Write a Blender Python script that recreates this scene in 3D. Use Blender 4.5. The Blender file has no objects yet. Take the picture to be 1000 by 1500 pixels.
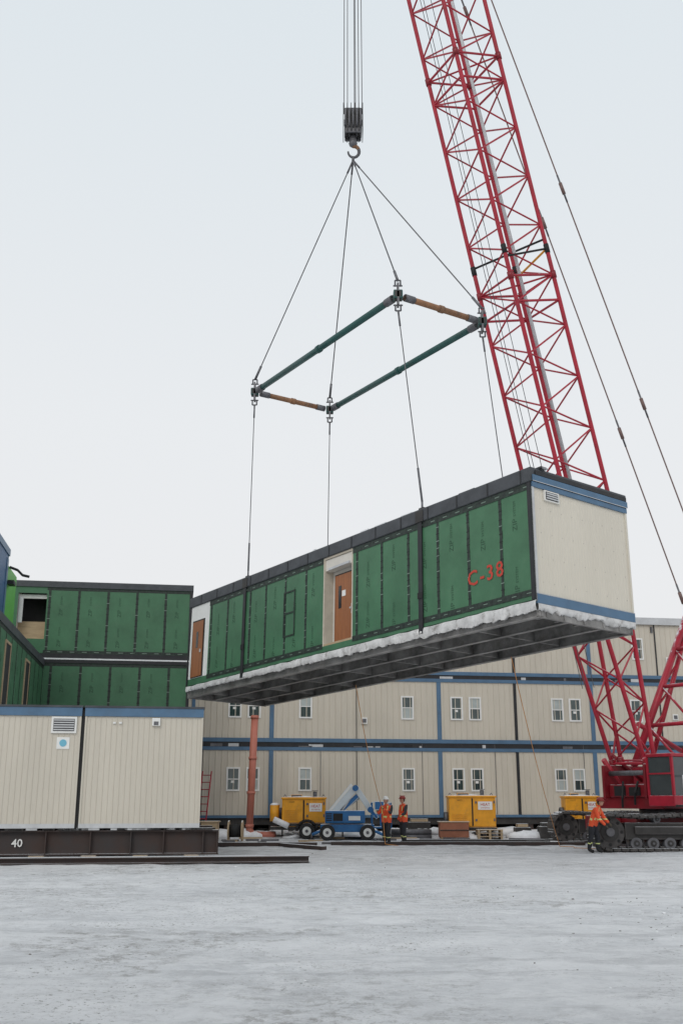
import bpy, bmesh, math, random
from mathutils import Vector, Matrix, Euler, noise
random.seed(7)
SC=bpy.context.scene; COL=SC.collection
rad=math.radians
# ---------------------------------------------------------------- materials
MATS={}
def mat(name,col,rough=.6,var=.12,scale=3.0,bump=.0,bscale=30.,metal=0.,snow=0.,dirt=0.,spec=.4,col2=None,stretch=(1,1,1),dcol=(.10,.085,.07)):
    if name in MATS: return MATS[name]
    m=bpy.data.materials.new(name); m.use_nodes=True; nt=m.node_tree; N=nt.nodes; L=nt.links
    b=N['Principled BSDF']; b.inputs['Roughness'].default_value=rough; b.inputs['Metallic'].default_value=metal
    b.inputs['Specular IOR Level'].default_value=spec
    tc=N.new('ShaderNodeTexCoord'); mp=N.new('ShaderNodeMapping'); mp.inputs['Scale'].default_value=stretch
    L.new(tc.outputs['Object'],mp.inputs[0])
    n=N.new('ShaderNodeTexNoise'); n.inputs['Scale'].default_value=scale; n.inputs['Detail'].default_value=6; n.inputs['Roughness'].default_value=.65
    L.new(mp.outputs[0],n.inputs['Vector'])
    r=N.new('ShaderNodeValToRGB'); e=r.color_ramp.elements
    c2=col2 or tuple(min(1,c*(1+var)) for c in col); c1=tuple(c*(1-var) for c in col)
    e[0].position=.32; e[1].position=.68; e[0].color=(*c1,1); e[1].color=(*c2,1)
    L.new(n.outputs['Fac'],r.inputs[0]); out=r.outputs[0]
    if dirt>0:
        n2=N.new('ShaderNodeTexNoise'); n2.inputs['Scale'].default_value=scale*.6+1.3; n2.inputs['Detail'].default_value=8; n2.inputs['Roughness'].default_value=.75
        L.new(mp.outputs[0],n2.inputs['Vector'])
        r2=N.new('ShaderNodeValToRGB'); r2.color_ramp.elements[0].position=.52; r2.color_ramp.elements[1].position=.72
        r2.color_ramp.elements[1].color=(dirt,dirt,dirt,1); L.new(n2.outputs['Fac'],r2.inputs[0])
        mx=N.new('ShaderNodeMixRGB'); mx.inputs[2].default_value=(*dcol,1); L.new(r2.outputs[0],mx.inputs[0]); L.new(out,mx.inputs[1]); out=mx.outputs[0]
    if snow>0:
        g=N.new('ShaderNodeNewGeometry'); sp=N.new('ShaderNodeSeparateXYZ'); L.new(g.outputs['Normal'],sp.inputs[0])
        n3=N.new('ShaderNodeTexNoise'); n3.inputs['Scale'].default_value=4.; n3.inputs['Detail'].default_value=7; L.new(tc.outputs['Object'],n3.inputs['Vector'])
        ad=N.new('ShaderNodeMath'); ad.operation='MULTIPLY_ADD'; L.new(n3.outputs['Fac'],ad.inputs[0]); ad.inputs[1].default_value=.9; L.new(sp.outputs['Z'],ad.inputs[2])
        mr=N.new('ShaderNodeMapRange'); mr.inputs['From Min'].default_value=1.35-snow*.5; mr.inputs['From Max'].default_value=1.5-snow*.45; L.new(ad.outputs[0],mr.inputs[0])
        mx=N.new('ShaderNodeMixRGB'); mx.inputs[2].default_value=(.74,.76,.79,1); L.new(mr.outputs[0],mx.inputs[0]); L.new(out,mx.inputs[1]); out=mx.outputs[0]
    L.new(out,b.inputs['Base Color'])
    if bump>0:
        n4=N.new('ShaderNodeTexNoise'); n4.inputs['Scale'].default_value=bscale; n4.inputs['Detail'].default_value=5; L.new(tc.outputs['Object'],n4.inputs['Vector'])
        bp=N.new('ShaderNodeBump'); bp.inputs['Strength'].default_value=bump; bp.inputs['Distance'].default_value=.03; L.new(n4.outputs['Fac'],bp.inputs['Height']); L.new(bp.outputs[0],b.inputs['Normal'])
    MATS[name]=m; return m
beige=mat('beige_siding',(.55,.505,.425),.5,.06,1.2,dirt=.14,stretch=(1,1,.25),dcol=(.3,.27,.23))
beigeE=mat('beige_siding_near',(.55,.51,.435),.5,.05,1.0,dirt=.14,stretch=(1,1,.3),dcol=(.3,.27,.23))
beigeH=mat('beige_siding_clean',(.61,.57,.49),.5,.04,1.0,dirt=.10,stretch=(1,1,.3),dcol=(.35,.32,.28))
blue=mat('blue_trim',(.075,.15,.245),.45,.12,2.,dirt=.2)
bluebright=mat('blue_wrap',(.03,.10,.22),.5,.15,1.)
green=mat('green_sheathing',(.052,.150,.078),.45,.18,.9,dirt=.3,bump=.08,bscale=3,dcol=(.095,.16,.105))
greenlime=mat('lime_sheathing',(.12,.42,.08),.5,.1)
greentxt=mat('green_print',(.020,.065,.034),.6,.1)
tape=mat('black_tape',(.014,.018,.017),.55,.4,9.,col2=(.03,.05,.038))
tick=mat('fastener_marks',(.16,.22,.18),.6,.2)
epdm=mat('roof_membrane',(.055,.06,.068),.55,.25,2.,snow=.35,bump=.2,bscale=6)
epdmd=mat('black_membrane',(.018,.019,.022),.5,.3,3.,dirt=.15)
white=mat('white_paint',(.74,.74,.72),.5,.05)
drywall=mat('drywall',(.60,.57,.52),.7,.05)
wood=mat('wood_door',(.28,.105,.04),.4,.18,2.5,stretch=(6,6,.5))
woodd=mat('door_glass',(.03,.03,.03),.15,.1)
ply=mat('plywood',(.40,.30,.19),.7,.15,3,stretch=(1,1,6),snow=.3)
jamb=mat('jamb_board',(.50,.45,.37),.7,.1,3)
glass=mat('window_glass',(.035,.06,.06),.12,.3,1.,spec=.8)
glass2=mat('window_paper',(.38,.42,.41),.5,.15,2.)
steel=mat('floor_steel',(.18,.175,.17),.45,.35,1.6,metal=.3,dirt=.6,col2=(.34,.33,.32))
steeld=mat('dark_steel',(.035,.033,.032),.6,.3,3,dirt=.2,snow=.35)
rust=mat('rusty_steel',(.085,.05,.04),.7,.4,1.5,col2=(.04,.035,.035),snow=.5)
under=mat('underfloor',(.11,.105,.10),.7,.35,.8,col2=(.22,.215,.21),dirt=.5)
snowm=mat('snow_crust',(.74,.75,.77),.8,.08,4.,bump=.6,bscale=9.,dirt=.2)
red=mat('crane_red',(.35,.014,.032),.38,.2,1.5,dirt=.2,snow=.12)
redd=mat('crane_red_dark',(.21,.010,.018),.4,.2,1.5,dirt=.3,snow=.2)
cable=mat('steel_cable',(.10,.10,.105),.5,.2,20,metal=.3)
cabler=mat('pendant_cable',(.17,.11,.10),.5,.2,10,metal=.2)
galv=mat('galvanised',(.50,.51,.52),.45,.12,3,metal=.2)
gry=mat('grey_block',(.13,.13,.14),.5,.3,5,metal=.4,dirt=.3)
sprg=mat('spreader_green',(.018,.075,.068),.45,.2,3,dirt=.3)
spro=mat('spreader_orange',(.24,.12,.06),.6,.35,3,dirt=.9)
yel=mat('heater_yellow',(.74,.33,.02),.45,.14,2,dirt=.4,snow=.35)
blu=mat('lift_blue',(.02,.13,.33),.4,.15,2,snow=.3,dirt=.15)
lgry=mat('lift_arm_grey',(.55,.60,.63),.45,.1,2,snow=.2)
rubber=mat('rubber',(.025,.025,.026),.8,.3,5,snow=.35)
trk=mat('track_steel',(.075,.07,.068),.7,.4,5,snow=.55,bump=.4,bscale=12)
cabglass=mat('cab_glass',(.04,.05,.055),.12,.2,1,spec=.8)
salmon=mat('salmon_pipe',(.46,.155,.11),.5,.1,2,snow=.1,dirt=.2)
orange=mat('hi_vis_orange',(.80,.10,.03),.6,.1,8,dirt=.2)
lime=mat('hi_vis_stripe',(.70,.75,.30),.4,.05)
navy=mat('work_trousers',(.022,.024,.030),.8,.3,8)
jack=mat('dark_jacket',(.04,.045,.05),.8,.3,8)
skin=mat('skin',(.50,.28,.20),.6,.05)
glove=mat('gloves',(.10,.085,.06),.8,.2)
hair=mat('hair',(.05,.03,.02),.7,.2)
helw=mat('helmet_white',(.80,.80,.78),.3,.03)
helr=mat('helmet_red',(.25,.025,.02),.3,.05)
redink=mat('red_spray',(.46,.05,.03),.6,.15,15)
rope=mat('orange_rope',(.55,.25,.08),.7,.1)
tan=mat('brown_crate',(.30,.12,.07),.7,.15,3,snow=.45)
bluedot=mat('blue_label',(.15,.42,.55),.4,.05)
blk=mat('black',(.015,.015,.016),.7,.2)
clod=mat('gravel',(.22,.21,.20),.9,.3,20)

# ---------------------------------------------------------------- builder
class B:
    def __init__(s): s.bm=bmesh.new(); s.mats=[]; s.M=Matrix.Identity(4); s.smooth=False
    def mi(s,m):
        if m not in s.mats: s.mats.append(m)
        return s.mats.index(m)
    def poly(s,pts,m):
        vs=[s.bm.verts.new(s.M@Vector(p)) for p in pts]; f=s.bm.faces.new(vs); f.material_index=s.mi(m); return f
    def box(s,x0,x1,y0,y1,z0,z1,m,bev=0,R=None):
        if x0>x1:x0,x1=x1,x0
        if y0>y1:y0,y1=y1,y0
        if z0>z1:z0,z1=z1,z0
        M=s.M if R is None else s.M@R
        P=[(x,y,z) for x in(x0,x1) for y in(y0,y1) for z in(z0,z1)]
        v=[s.bm.verts.new(M@Vector(p)) for p in P]; k=s.mi(m); fs=[]
        for q in((0,1,3,2),(4,6,7,5),(0,4,5,1),(2,3,7,6),(0,2,6,4),(1,5,7,3)):
            f=s.bm.faces.new([v[i] for i in q]); f.material_index=k; fs.append(f)
        if bev>0:
            es=list({e for f in fs for e in f.edges})
            bmesh.ops.bevel(s.bm,geom=es,offset=bev,segments=2,affect='EDGES',profile=.6)
    def tube(s,p,q,r,m,n=6,r2=None,cap=True):
        p=s.M@Vector(p);q=s.M@Vector(q);d=(q-p)
        if d.length<1e-6:return
        d.normalize();a=d.orthogonal().normalized();b=d.cross(a);k=s.mi(m);r2=r if r2 is None else r2
        A=[];C=[]
        for i in range(n):
            t=2*math.pi*i/n;o=a*math.cos(t)+b*math.sin(t)
            A.append(s.bm.verts.new(p+o*r));C.append(s.bm.verts.new(q+o*r2))
        for i in range(n):
            f=s.bm.faces.new((A[i],A[(i+1)%n],C[(i+1)%n],C[i]));f.material_index=k;f.smooth=n>6
        if cap:
            for l in(A[::-1],C):
                f=s.bm.faces.new(l);f.material_index=k
    def path(s,pts,r,m,n=6):
        for a,b in zip(pts,pts[1:]): s.tube(a,b,r,m,n)
    def sphere(s,c,r,m,sc=(1,1,1),seg=12,zmin=None):
        k=s.mi(m);res=bmesh.ops.create_uvsphere(s.bm,u_segments=seg,v_segments=max(6,seg//2),radius=r)
        vs=res['verts']
        if zmin is not None:
            for v in vs:
                if v.co.z<zmin*r: v.co.z=zmin*r
        fs={f for v in vs for f in v.link_faces}
        for v in vs: v.co=s.M@(Vector((v.co.x*sc[0],v.co.y*sc[1],v.co.z*sc[2]))+Vector(c))
        for f in fs:f.material_index=k;f.smooth=True
        return vs
    def rib(s,x0,x1,z0,z1,y,m,pitch=.3,depth=.02):
        n=max(1,round((x1-x0)/pitch));p=(x1-x0)/n;k=s.mi(m);pr=[]
        for i in range(n):
            a=x0+i*p;pr+=[(a,y),(a+p*.80,y),(a+p*.86,y-depth),(a+p*.94,y-depth)]
        pr.append((x1,y))
        lo=[s.bm.verts.new(s.M@Vector((x,yy,z0))) for x,yy in pr];hi=[s.bm.verts.new(s.M@Vector((x,yy,z1))) for x,yy in pr]
        for i in range(len(pr)-1):
            f=s.bm.faces.new((lo[i],lo[i+1],hi[i+1],hi[i]));f.material_index=k
    def wheel(s,c,r,w,axis,m=None,hub=None):
        a=Vector(axis).normalized();c=Vector(c)
        s.tube(c-a*w/2,c+a*w/2,r,m or rubber,20);s.tube(c-a*(w/2+.02),c+a*(w/2+.02),r*.55,hub or galv,14);s.tube(c-a*(w/2+.05),c+a*(w/2+.05),r*.2,gry,10)
    def done(s,name,parent=None,world=None,recalc=True):
        if recalc: bmesh.ops.recalc_face_normals(s.bm,faces=s.bm.faces)
        me=bpy.data.meshes.new(name);s.bm.to_mesh(me);s.bm.free()
        for m in s.mats: me.materials.append(m)
        o=bpy.data.objects.new(name,me);COL.objects.link(o)
        if parent is not None:o.parent=parent
        if world is not None:o.matrix_world=world
        return o
def empty(name,M=Matrix.Identity(4)):
    o=bpy.data.objects.new(name,None);COL.objects.link(o);o.matrix_world=M;o.empty_display_size=.5;return o
FM={}
def text(body,size,M,m,parent,name='print',bold=0.0):
    key=(body,bold)
    if key not in FM:
        cu=bpy.data.curves.new('f','FONT');cu.body=body;cu.size=1;cu.align_x='CENTER';cu.align_y='CENTER';cu.resolution_u=2;cu.offset=bold
        if body=='C-38': cu.space_character=1.22
        t=bpy.data.objects.new('f',cu);COL.objects.link(t)
        bpy.context.view_layer.update()
        me=bpy.data.meshes.new_from_object(t.evaluated_get(bpy.context.evaluated_depsgraph_get()))
        bpy.data.objects.remove(t);FM[key]=me
    me=FM[key].copy();me.materials.clear();me.materials.append(m)
    me.transform(M@Matrix.Scale(size,4))
    o=bpy.data.objects.new(name,me);COL.objects.link(o)
    o.parent=parent;return o
def wallM(x,y,z,rot=0): return Matrix.Translation((x,y,z))@Matrix.Rotation(math.pi/2,4,'X')@Matrix.Rotation(rot,4,'Z')

# ---------------------------------------------------------------- ground
def axis(segs):
    o=[segs[0][0]]
    for a,b,st in segs:
        n=max(1,round((b-a)/st));o+=[a+(b-a)*(i+1)/n for i in range(n)]
    return o
xs=axis([(-900,-100,160),(-100,-30,10),(-30,-14,1),(-14,14,.16),(14,30,1),(30,100,10),(100,900,160)])
ys=axis([(-300,-20,70),(-20,4,3),(4,24,.12),(24,52,.26),(52,100,6),(100,1500,200)])
bm=bmesh.new()
def gh(x,y):
    if y>56 or y<2 or abs(x)>40:return 0
    h=.035*noise.noise((x*.35,y*.35,0))+.024*noise.noise((x*1.6,y*1.6,3))+.016*noise.noise((x*4,y*4,7))
    v=y-.16*x+1.2*math.sin(x*.07)
    for c0,w0 in((15.2,.28),(17.1,.28),(22.0,.35),(24.3,.35),(29.5,.4),(31.6,.4),(11.2,.25),(12.9,.25)):
        d=(v-c0)/w0
        if abs(d)<3: h+=(-.035*math.exp(-d*d)+.018*math.exp(-(abs(d)-1.7)**2*3))*(.6+.9*noise.noise((x*.5,c0,0)))
    k=max(0,min(1,(y-45.5)/4)) if y<54 else 0
    h+=k*k*(3-2*k)*(.28+.22*noise.noise((x*.8,y*.8,9))+.08*noise.noise((x*3,y*3,2)))
    return h
G=[[bm.verts.new((x,y,gh(x,y))) for x in xs] for y in ys]
for j in range(len(ys)-1):
    for i in range(len(xs)-1):
        f=bm.faces.new((G[j][i],G[j][i+1],G[j+1][i+1],G[j+1][i]));f.smooth=True
me=bpy.data.meshes.new('snowy_ground');bm.to_mesh(me);bm.free()
ground=bpy.data.objects.new('snowy_ground',me);COL.objects.link(ground)
m=bpy.data.materials.new('packed_snow');m.use_nodes=True;nt=m.node_tree;N=nt.nodes;L=nt.links;b=N['Principled BSDF'];b.inputs['Roughness'].default_value=.7;b.inputs['Specular IOR Level'].default_value=.3
tc=N.new('ShaderNodeTexCoord')
def nz(scale,st=(1,1,1),det=8,rg=.65,rot=0,dist=0):
    mp=N.new('ShaderNodeMapping');mp.inputs['Scale'].default_value=st;mp.inputs['Rotation'].default_value=(0,0,rot);L.new(tc.outputs['Object'],mp.inputs[0])
    n=N.new('ShaderNodeTexNoise');n.inputs['Scale'].default_value=scale;n.inputs['Detail'].default_value=det;n.inputs['Roughness'].default_value=rg;n.inputs['Distortion'].default_value=dist;L.new(mp.outputs[0],n.inputs['Vector']);return n.outputs['Fac']
def rmp(src,a,b_,c0=0,c1=1):
    r=N.new('ShaderNodeMapRange');r.inputs[1].default_value=a;r.inputs[2].default_value=b_;r.inputs[3].default_value=c0;r.inputs[4].default_value=c1;L.new(src,r.inputs[0]);return r.outputs[0]
def mx(f,a,bc):
    x=N.new('ShaderNodeMixRGB');L.new(f,x.inputs[0])
    if isinstance(a,tuple):x.inputs[1].default_value=a
    else:L.new(a,x.inputs[1])
    x.inputs[2].default_value=bc;return x.outputs[0]
def mul(a,bb):
    x=N.new('ShaderNodeMath');x.operation='MULTIPLY';L.new(a,x.inputs[0]);L.new(bb,x.inputs[1]);return x.outputs[0]
c=mx(rmp(nz(.3,(.7,1.1,1)),.38,.62),(.81,.815,.83,1),(.70,.71,.73,1))
c=mx(rmp(nz(.45,(.8,1.3,1),11,.78,rot=-.15,dist=.8),.49,.63,0,.65),c,(.53,.535,.55,1))
c=mx(rmp(nz(1.9,(.8,1.2,1),9,.82,rot=-.15),.52,.64,0,.6),c,(.44,.445,.455,1))
# long wheel streaks parallel with the ruts
c=mx(rmp(nz(1.6,(.05,1.2,1),6,.7,rot=-.16,dist=.3),.53,.62,0,.45),c,(.50,.505,.52,1))
c=mx(rmp(nz(1.1,(.8,1.1,1),10,.8,rot=.4,dist=.4),.50,.58,0,.75),c,(.84,.845,.86,1))
c=mx(rmp(nz(5,(.9,1.1,1),6,.75),.50,.62,0,.45),c,(.86,.865,.875,1))
c=mx(mul(rmp(nz(16,det=5,rg=.8),.56,.64),rmp(nz(.33,dist=1),.46,.58)),c,(.22,.21,.20,1))
c=mx(mul(rmp(nz(3,det=10,rg=.85),.50,.58,0,.75),rmp(nz(.15,dist=.5),.50,.58)),c,(.30,.29,.28,1))
sx=N.new('ShaderNodeSeparateXYZ');L.new(tc.outputs['Object'],sx.inputs[0])
c=mx(mul(rmp(nz(.8,(.7,1.2,1),9,.8),.42,.60,0,.6),mul(rmp(sx.outputs['Y'],24,36),rmp(sx.outputs['Y'],50,45))),c,(.38,.375,.38,1))
L.new(c,b.inputs['Base Color'])
bp=N.new('ShaderNodeBump');bp.inputs['Strength'].default_value=1.0;bp.inputs['Distance'].default_value=.08;L.new(nz(4,(.8,1.1,1),10,.78),bp.inputs['Height']);L.new(bp.outputs[0],b.inputs['Normal'])
me.materials.append(m)
b_=B()
for i in range(620):
    if i<220: x=random.gauss(4.6,1.2);y=random.gauss(17,1.9)
    elif i<300: x=random.gauss(-1,4);y=random.gauss(24,2)
    else: x=random.uniform(-12,13);y=random.uniform(9,44)
    r=random.uniform(.004,.014)*(1+(random.random()<.06)*1.3)
    vs=b_.sphere((x,y,gh(x,y)+r*.15),r,random.choice([snowm,snowm,clod]),(random.uniform(.8,1.6),random.uniform(.7,1.3),random.uniform(.4,.8)),6)
    for v in vs: v.co+=Vector((random.uniform(-1,1),random.uniform(-1,1),random.uniform(-1,1)))*r*.3
b_.done('gravel_and_snow_crumbs')

# ---------------------------------------------------------------- site frames
TH=rad(9)
def frame(x,y,z=0,th=TH): return Matrix.Translation((x,y,z))@Matrix.Rotation(th,4,'Z')
def window(bd,x0,x1,z0,z1,y,kind):
    f=.07
    bd.box(x0,x0+f,y-.05,y+.02,z0,z1,white);bd.box(x1-f,x1,y-.05,y+.02,z0,z1,white)
    bd.box(x0+f,x1-f,y-.05,y+.02,z0,z0+f,white);bd.box(x0+f,x1-f,y-.05,y+.02,z1-f,z1,white)
    zm=z0+(z1-z0)*.5
    bd.box(x0+f,x1-f,y-.035,y+.01,zm-.02,zm+.02,white)
    g=y-.012
    for a,b2,mm in((z0+f,zm-.02,glass if kind!=1 else glass2),(zm+.02,z1-f,glass if kind!=2 else glass2)):
        bd.poly([(x0+f,g,a),(x1-f,g,a),(x1-f,g,b2),(x0+f,g,b2)],mm)
    if kind==0:
        xc=(x0+x1)/2;bd.box(xc-.09,xc+.06,g-.008,g-.003,zm-.17,zm-.06,white)

# ---------------------------------------------------------------- back building
MB=frame(0,49.7)
bb=empty('modular_accommodation_building',MB)
S0,S1=-9.5,30.
bd=B()
lev=[(.95,3.89),(4.46,7.2),(7.72,10.35)]
for z0,z1 in lev: bd.rib(S0,S1,z0,z1,0,beige,.28,.022)
bd.box(S0,S1,.03,15,.95,10.3,beige)
bd.done('walls',bb)
bd=B()
bd.box(S0,S1,-.05,.02,3.89,4.05,blue);bd.box(S0,S1,-.03,.02,4.053,4.27,epdmd);bd.box(S0,S1,-.06,.02,4.273,4.455,blue)
bd.box(S0,S1,-.05,.02,7.2,7.36,blue);bd.box(S0,S1,-.03,.02,7.363,7.54,epdmd);bd.box(S0,S1,-.06,.02,7.543,7.715,blue)
bd.box(S0,S1,-.06,.02,.86,.98,blue)
for i in range(46):
    s_=random.uniform(S0,S1);z=random.choice([4.06,7.37]);w=random.uniform(.1,.7);bd.box(s_,s_+w,-.045,-.031,z,z+random.uniform(.04,.16),random.choice([galv,gry,blk]))
for s_,mm,w in((-7.0,blue,.08),(-3.33,blue,.10),(.72,epdmd,.012),(4.78,blue,.10),(8.63,epdmd,.07),(12.58,blue,.10),(16.2,epdmd,.03),(20.2,blue,.1),(24.2,epdmd,.07)):
    for z0,z1 in lev: bd.box(s_-w,s_+w,-.045,.02,z0+.003,z1-.003,mm)
bd.done('trim',bb)
bd=B()
bd.box(S0-.1,S1+.1,-.12,15.1,10.353,10.62,epdm);bd.box(S0-.1,S1+.1,-.14,-.121,10.30,10.66,galv)
bd.done('roof',bb)
bd=B()
k=0
for s_ in(-5.38,-4.47,-2.04,2.9,5.35,6.27,10.47,11.38,14.6,18.1,19.,23.):
    window(bd,s_,s_+.62,2.05,3.12,0,[0,1,2,0,0,0,1,2][k%8]);window(bd,s_,s_+.62,5.38,6.5,0,[0,0,2,1,0,2,2,0][k%8]);k+=1
for s_ in(.9,14.9,19.5): window(bd,s_,s_+.62,8.5,9.6,0,0)
bd.done('windows',bb)
bd=B()
for s_,z in((16.7,8.35),(13.9,3.2),(.95,5.15),(16.8,5.5)):
    bd.box(s_,s_+.28,-.1,0,z,z+.3,white,.01);bd.box(s_+.05,s_+.23,-.115,-.101,z+.06,z+.24,gry)
for s_ in(-6.5,-1.,3.9,7.5,12.,15.5): bd.tube((s_,-.03,4.25),(s_,-.03,1.0),.012,gry)
bd.box(16.,16.1,-.08,0,9.9,10.2,gry)
bd.done('vents_and_conduits',bb)
bd=B()
s_=S0
while s_<S1:
    bd.box(s_,s_+.35,.1,.7,0,.85,rust);s_+=2.05
bd.box(S0,S1,.05,.25,.55,.855,steeld);bd.box(S0,S1,3,3.2,0,.95,blk)  # beam, then a black sheet behind it painting the shade of the crawl gap
bd.done('foundation_blocks_and_dark_backing',bb)

# ---------------------------------------------------------------- green sheathed building (left rear)
MS=frame(-6.5,44)
gs=empty('green_sheathed_building',MS)
def zipwall(bd,x0,x1,z0,z1,y,first=0.0,parent=None,size=.2,texts=True,skip=()):
    bd.box(x0,x1,y,y+.06,z0,z1,green)
    bd.box(x0,x1,y-.006,y-.0005,z0+.01,z0+.13,tape);bd.box(x0,x1,y-.006,y-.0005,z1-.13,z1-.01,tape)
    xx=x0+.1
    while xx<x1-.3: bd.box(xx,xx+.2,y-.009,y-.0065,z0+.05,z0+.08,tick);xx+=.5
    x=x0+first
    while x<x1-.1:
        if x>x0+.1:
            bd.box(x-.05,x+.05,y-.009,y-.0065,z0+.02,z1-.02,tape)
            zz=z0+.25
            while zz<z1-.2: bd.box(x-.065,x+.065,y-.012,y-.0095,zz,zz+.025,tick if random.random()<.35 else blk);zz+=.24
        if texts and parent is not None and x1-x>.9:
            for zz in(z0+(z1-z0)*.72,z0+(z1-z0)*.25):
                text('ZIP',size*1.1,wallM(x+.5,y-.004,zz-.28,math.pi/2),greentxt,parent,'board_print')
                text('SYSTEM',size*.55,wallM(x+.5,y-.004,zz+.22,math.pi/2),greentxt,parent,'board_print')
        x+=1.22
bd=B()
zipwall(bd,-6.12,0,7.60,10.42,0,.12,gs)
bd.box(-7.7,-7.3,0,.06,7.6,10.42,green);bd.box(-7.3,-6.12,0,.06,10.15,10.42,green);bd.box(-7.3,-6.12,0,.06,7.6,8.2,green)
zipwall(bd,-6.04,0,4.35,7.20,0,.3,gs)
bd.done('green_walls',gs)
bd=B()
bd.box(-7.72,.05,-.05,12,10.42,10.68,epdm);bd.box(-7.7,.02,-.04,.05,7.2,7.34,epdmd);bd.box(-7.7,.02,-.06,.05,7.34,7.40,snowm);bd.box(-7.7,.02,-.03,.05,7.4,7.6,epdmd)
bd.box(-.1,.03,-.03,.0,4.3,10.42,epdmd);bd.box(-7.72,-7.62,-.03,0,7.6,10.42,epdmd)
bd.box(-7.7,0,.0,.08,4.1,4.35,epdmd)
bd.done('membrane_bands',gs)
bd=B()
bd.box(-7.68,-7.3,.06,12,7.4,10.42,drywall);bd.box(-6.12,0,.06,12,4.1,10.42,drywall)
bd.box(-7.3,-6.12,1.2,12,7.4,10.42,blk);bd.box(-7.3,-6.12,.05,1.2,7.6,8.18,drywall);bd.box(-7.3,-6.12,.5,.55,8.2,9.0,ply);bd.box(-7.3,-6.12,.2,.26,9.95,10.12,white);bd.box(-7.28,-7.1,.15,.2,8.9,10.,galv)
bd.box(-6.,0,.1,12,.3,4.1,blk)
bd.done('structure',gs)
MW=MS@Matrix.Translation((-6.04,0,0))@Matrix.Rotation(rad(90),4,'Z')
wg=empty('green_sheathed_wing',MW)
bd=B()
zipwall(bd,-14,-.01,4.35,7.05,0,.4,wg)
bd.box(-14,-.01,0,.06,.9,4.0,green)
bd.box(-14,-.01,-.04,.1,7.05,7.34,epdm);bd.box(-14,-.01,-.04,.1,4.0,4.35,epdmd)
bd.box(-14,-.01,.07,9,.6,7.3,epdmd)
for x0,x1 in((-5.3,-4.3),(-10,-9)):
    bd.box(x0,x1,-.02,-.013,4.45,6.6,blk);bd.box(x0-.08,x0,-.04,0,4.45,6.68,ply);bd.box(x1,x1+.08,-.04,0,4.45,6.68,ply);bd.box(x0,x1,-.04,0,6.6,6.68,ply)  # door openings: flat black sheets on the wall paint the dark inside, ply frames around
bd.done('wing_wall',wg)
MU=MS@Matrix.Translation((-6.9,-5.6,0))
tu=empty('blue_clad_modular_unit',MU)
bd=B()
bd.box(-3.6,0,-9,0,7.36,10.45,bluebright);bd.box(-3.65,.04,-9,.04,10.45,10.7,blue)
bd.box(.003,.03,-.4,-.1,7.5,10.3,blue);bd.box(-3.6,.0,.01,2.2,7.4,10.1,greenlime)
bd.box(.02,.25,.02,.5,9.4,9.55,epdmd)
bd.path([(.0,.3,10.1),(.3,.35,10.0),(.5,.3,9.8),(.75,.3,9.75)],.05,blk)
bd.done('body',tu)

# ---------------------------------------------------------------- left ground level units
ML=frame(-4,30.2)
for nm,x0,x1,first in(('modular_unit',-3.33,0,1),('modular_unit',-6.0,-3.43,0)):
    e=empty(nm,ML)
    bd=B()
    bd.rib(x0,x1,1.02,3.95,0,beigeE,.15,.014);bd.box(x0,x1,.03,9,1.0,3.95,beigeE)
    bd.done('walls',e)
    bd=B()
    bd.box(x0-.01,x1+.01,-.05,9.02,3.953,4.19,blue);bd.box(x0-.03,x1+.03,-.07,9.04,4.193,4.25,epdm)
    bd.box(x0,x1,-.03,9.02,.90,1.02,galv)
    bd.box(x0+.002,x0+.05,-.03,.0,1.02,3.95,beigeE);bd.box(x1-.05,x1-.002,-.03,.0,1.02,3.95,beigeE)
    bd.done('trim',e)
    bd=B()
    if first:
        bd.box(-1.45,-1.22,-.09,0,3.70,3.92,white,.01);bd.box(-1.40,-1.27,-.10,-.091,3.72,3.82,gry)
        bd.box(-2.55,-2.47,-.05,0,3.75,3.8,white);bd.box(-2.38,-2.3,-.05,0,3.75,3.8,white)
        bd.box(-3.42,-3.331,.02,9,.9,4.15,blk)
    else:
        bd.box(-4.25,-3.55,-.06,0,3.47,3.93,white,.01)
        bd.box(-4.19,-3.61,-.07,-.061,3.53,3.87,blk)
        for i in range(5): bd.box(-4.18,-3.62,-.095,-.071,3.55+i*.066,3.585+i*.066,galv)
        bd.box(-4.07,-3.72,-.02,0,3.04,3.36,white);bd.tube((-3.895,-.03,3.2),(-3.895,-.02,3.2),.10,bluedot,16)
    bd.done('vents',e)
sb=empty('steel_support_beams',ML)
bd=B()
for y in(.05,2.5,5.):
    bd.box(-6.2,.55,y,y+.35,.80,.84,rust);bd.box(-6.2,.55,y,y+.35,.18,.22,rust);bd.box(-6.2,.55,y+.15,y+.19,.22,.80,rust)
for x in(-5.8,-4.2,-3.0,-1.9,-1.,.1,.5): bd.box(x,x+.03,.06,.39,.22,.8,rust)
for x in(-6.1,-3.6,-.4): bd.box(x,x+.3,.0,8,.84,.905,steeld)
for i in range(26):
    x=random.uniform(-6,0);bd.box(x,x+random.uniform(.1,.5),.0,.3,.845,.90,random.choice([galv,blk,steeld]))
for i in range(5): bd.box(-6+i*1.4,-5.6+i*1.4,-.05,.6,0,.18,ply)
bd.done('beams',sb)
text('40',.30,wallM(-4.95,.148,.50),white,sb,'beam_number',.01)
bd=B();bd.M=ML
for a,y,x1 in((0,-.95,3.0),(1,-.62,1.8)):
    bd.box(-7.5,x1,y,y+.25,.14,.17,rust);bd.box(-7.5,x1,y+.11,y+.14,.03,.14,rust);bd.box(-7.5,x1,y,y+.25,0,.03,rust)
bd.done('steel_skid_rail')
bd=B()
bd.box(-6.0,-.9,-.13,.13,.0,.14,rust,R=Matrix.Translation((0,40.,0))@Matrix.Rotation(.02,4,'Z'))
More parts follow.
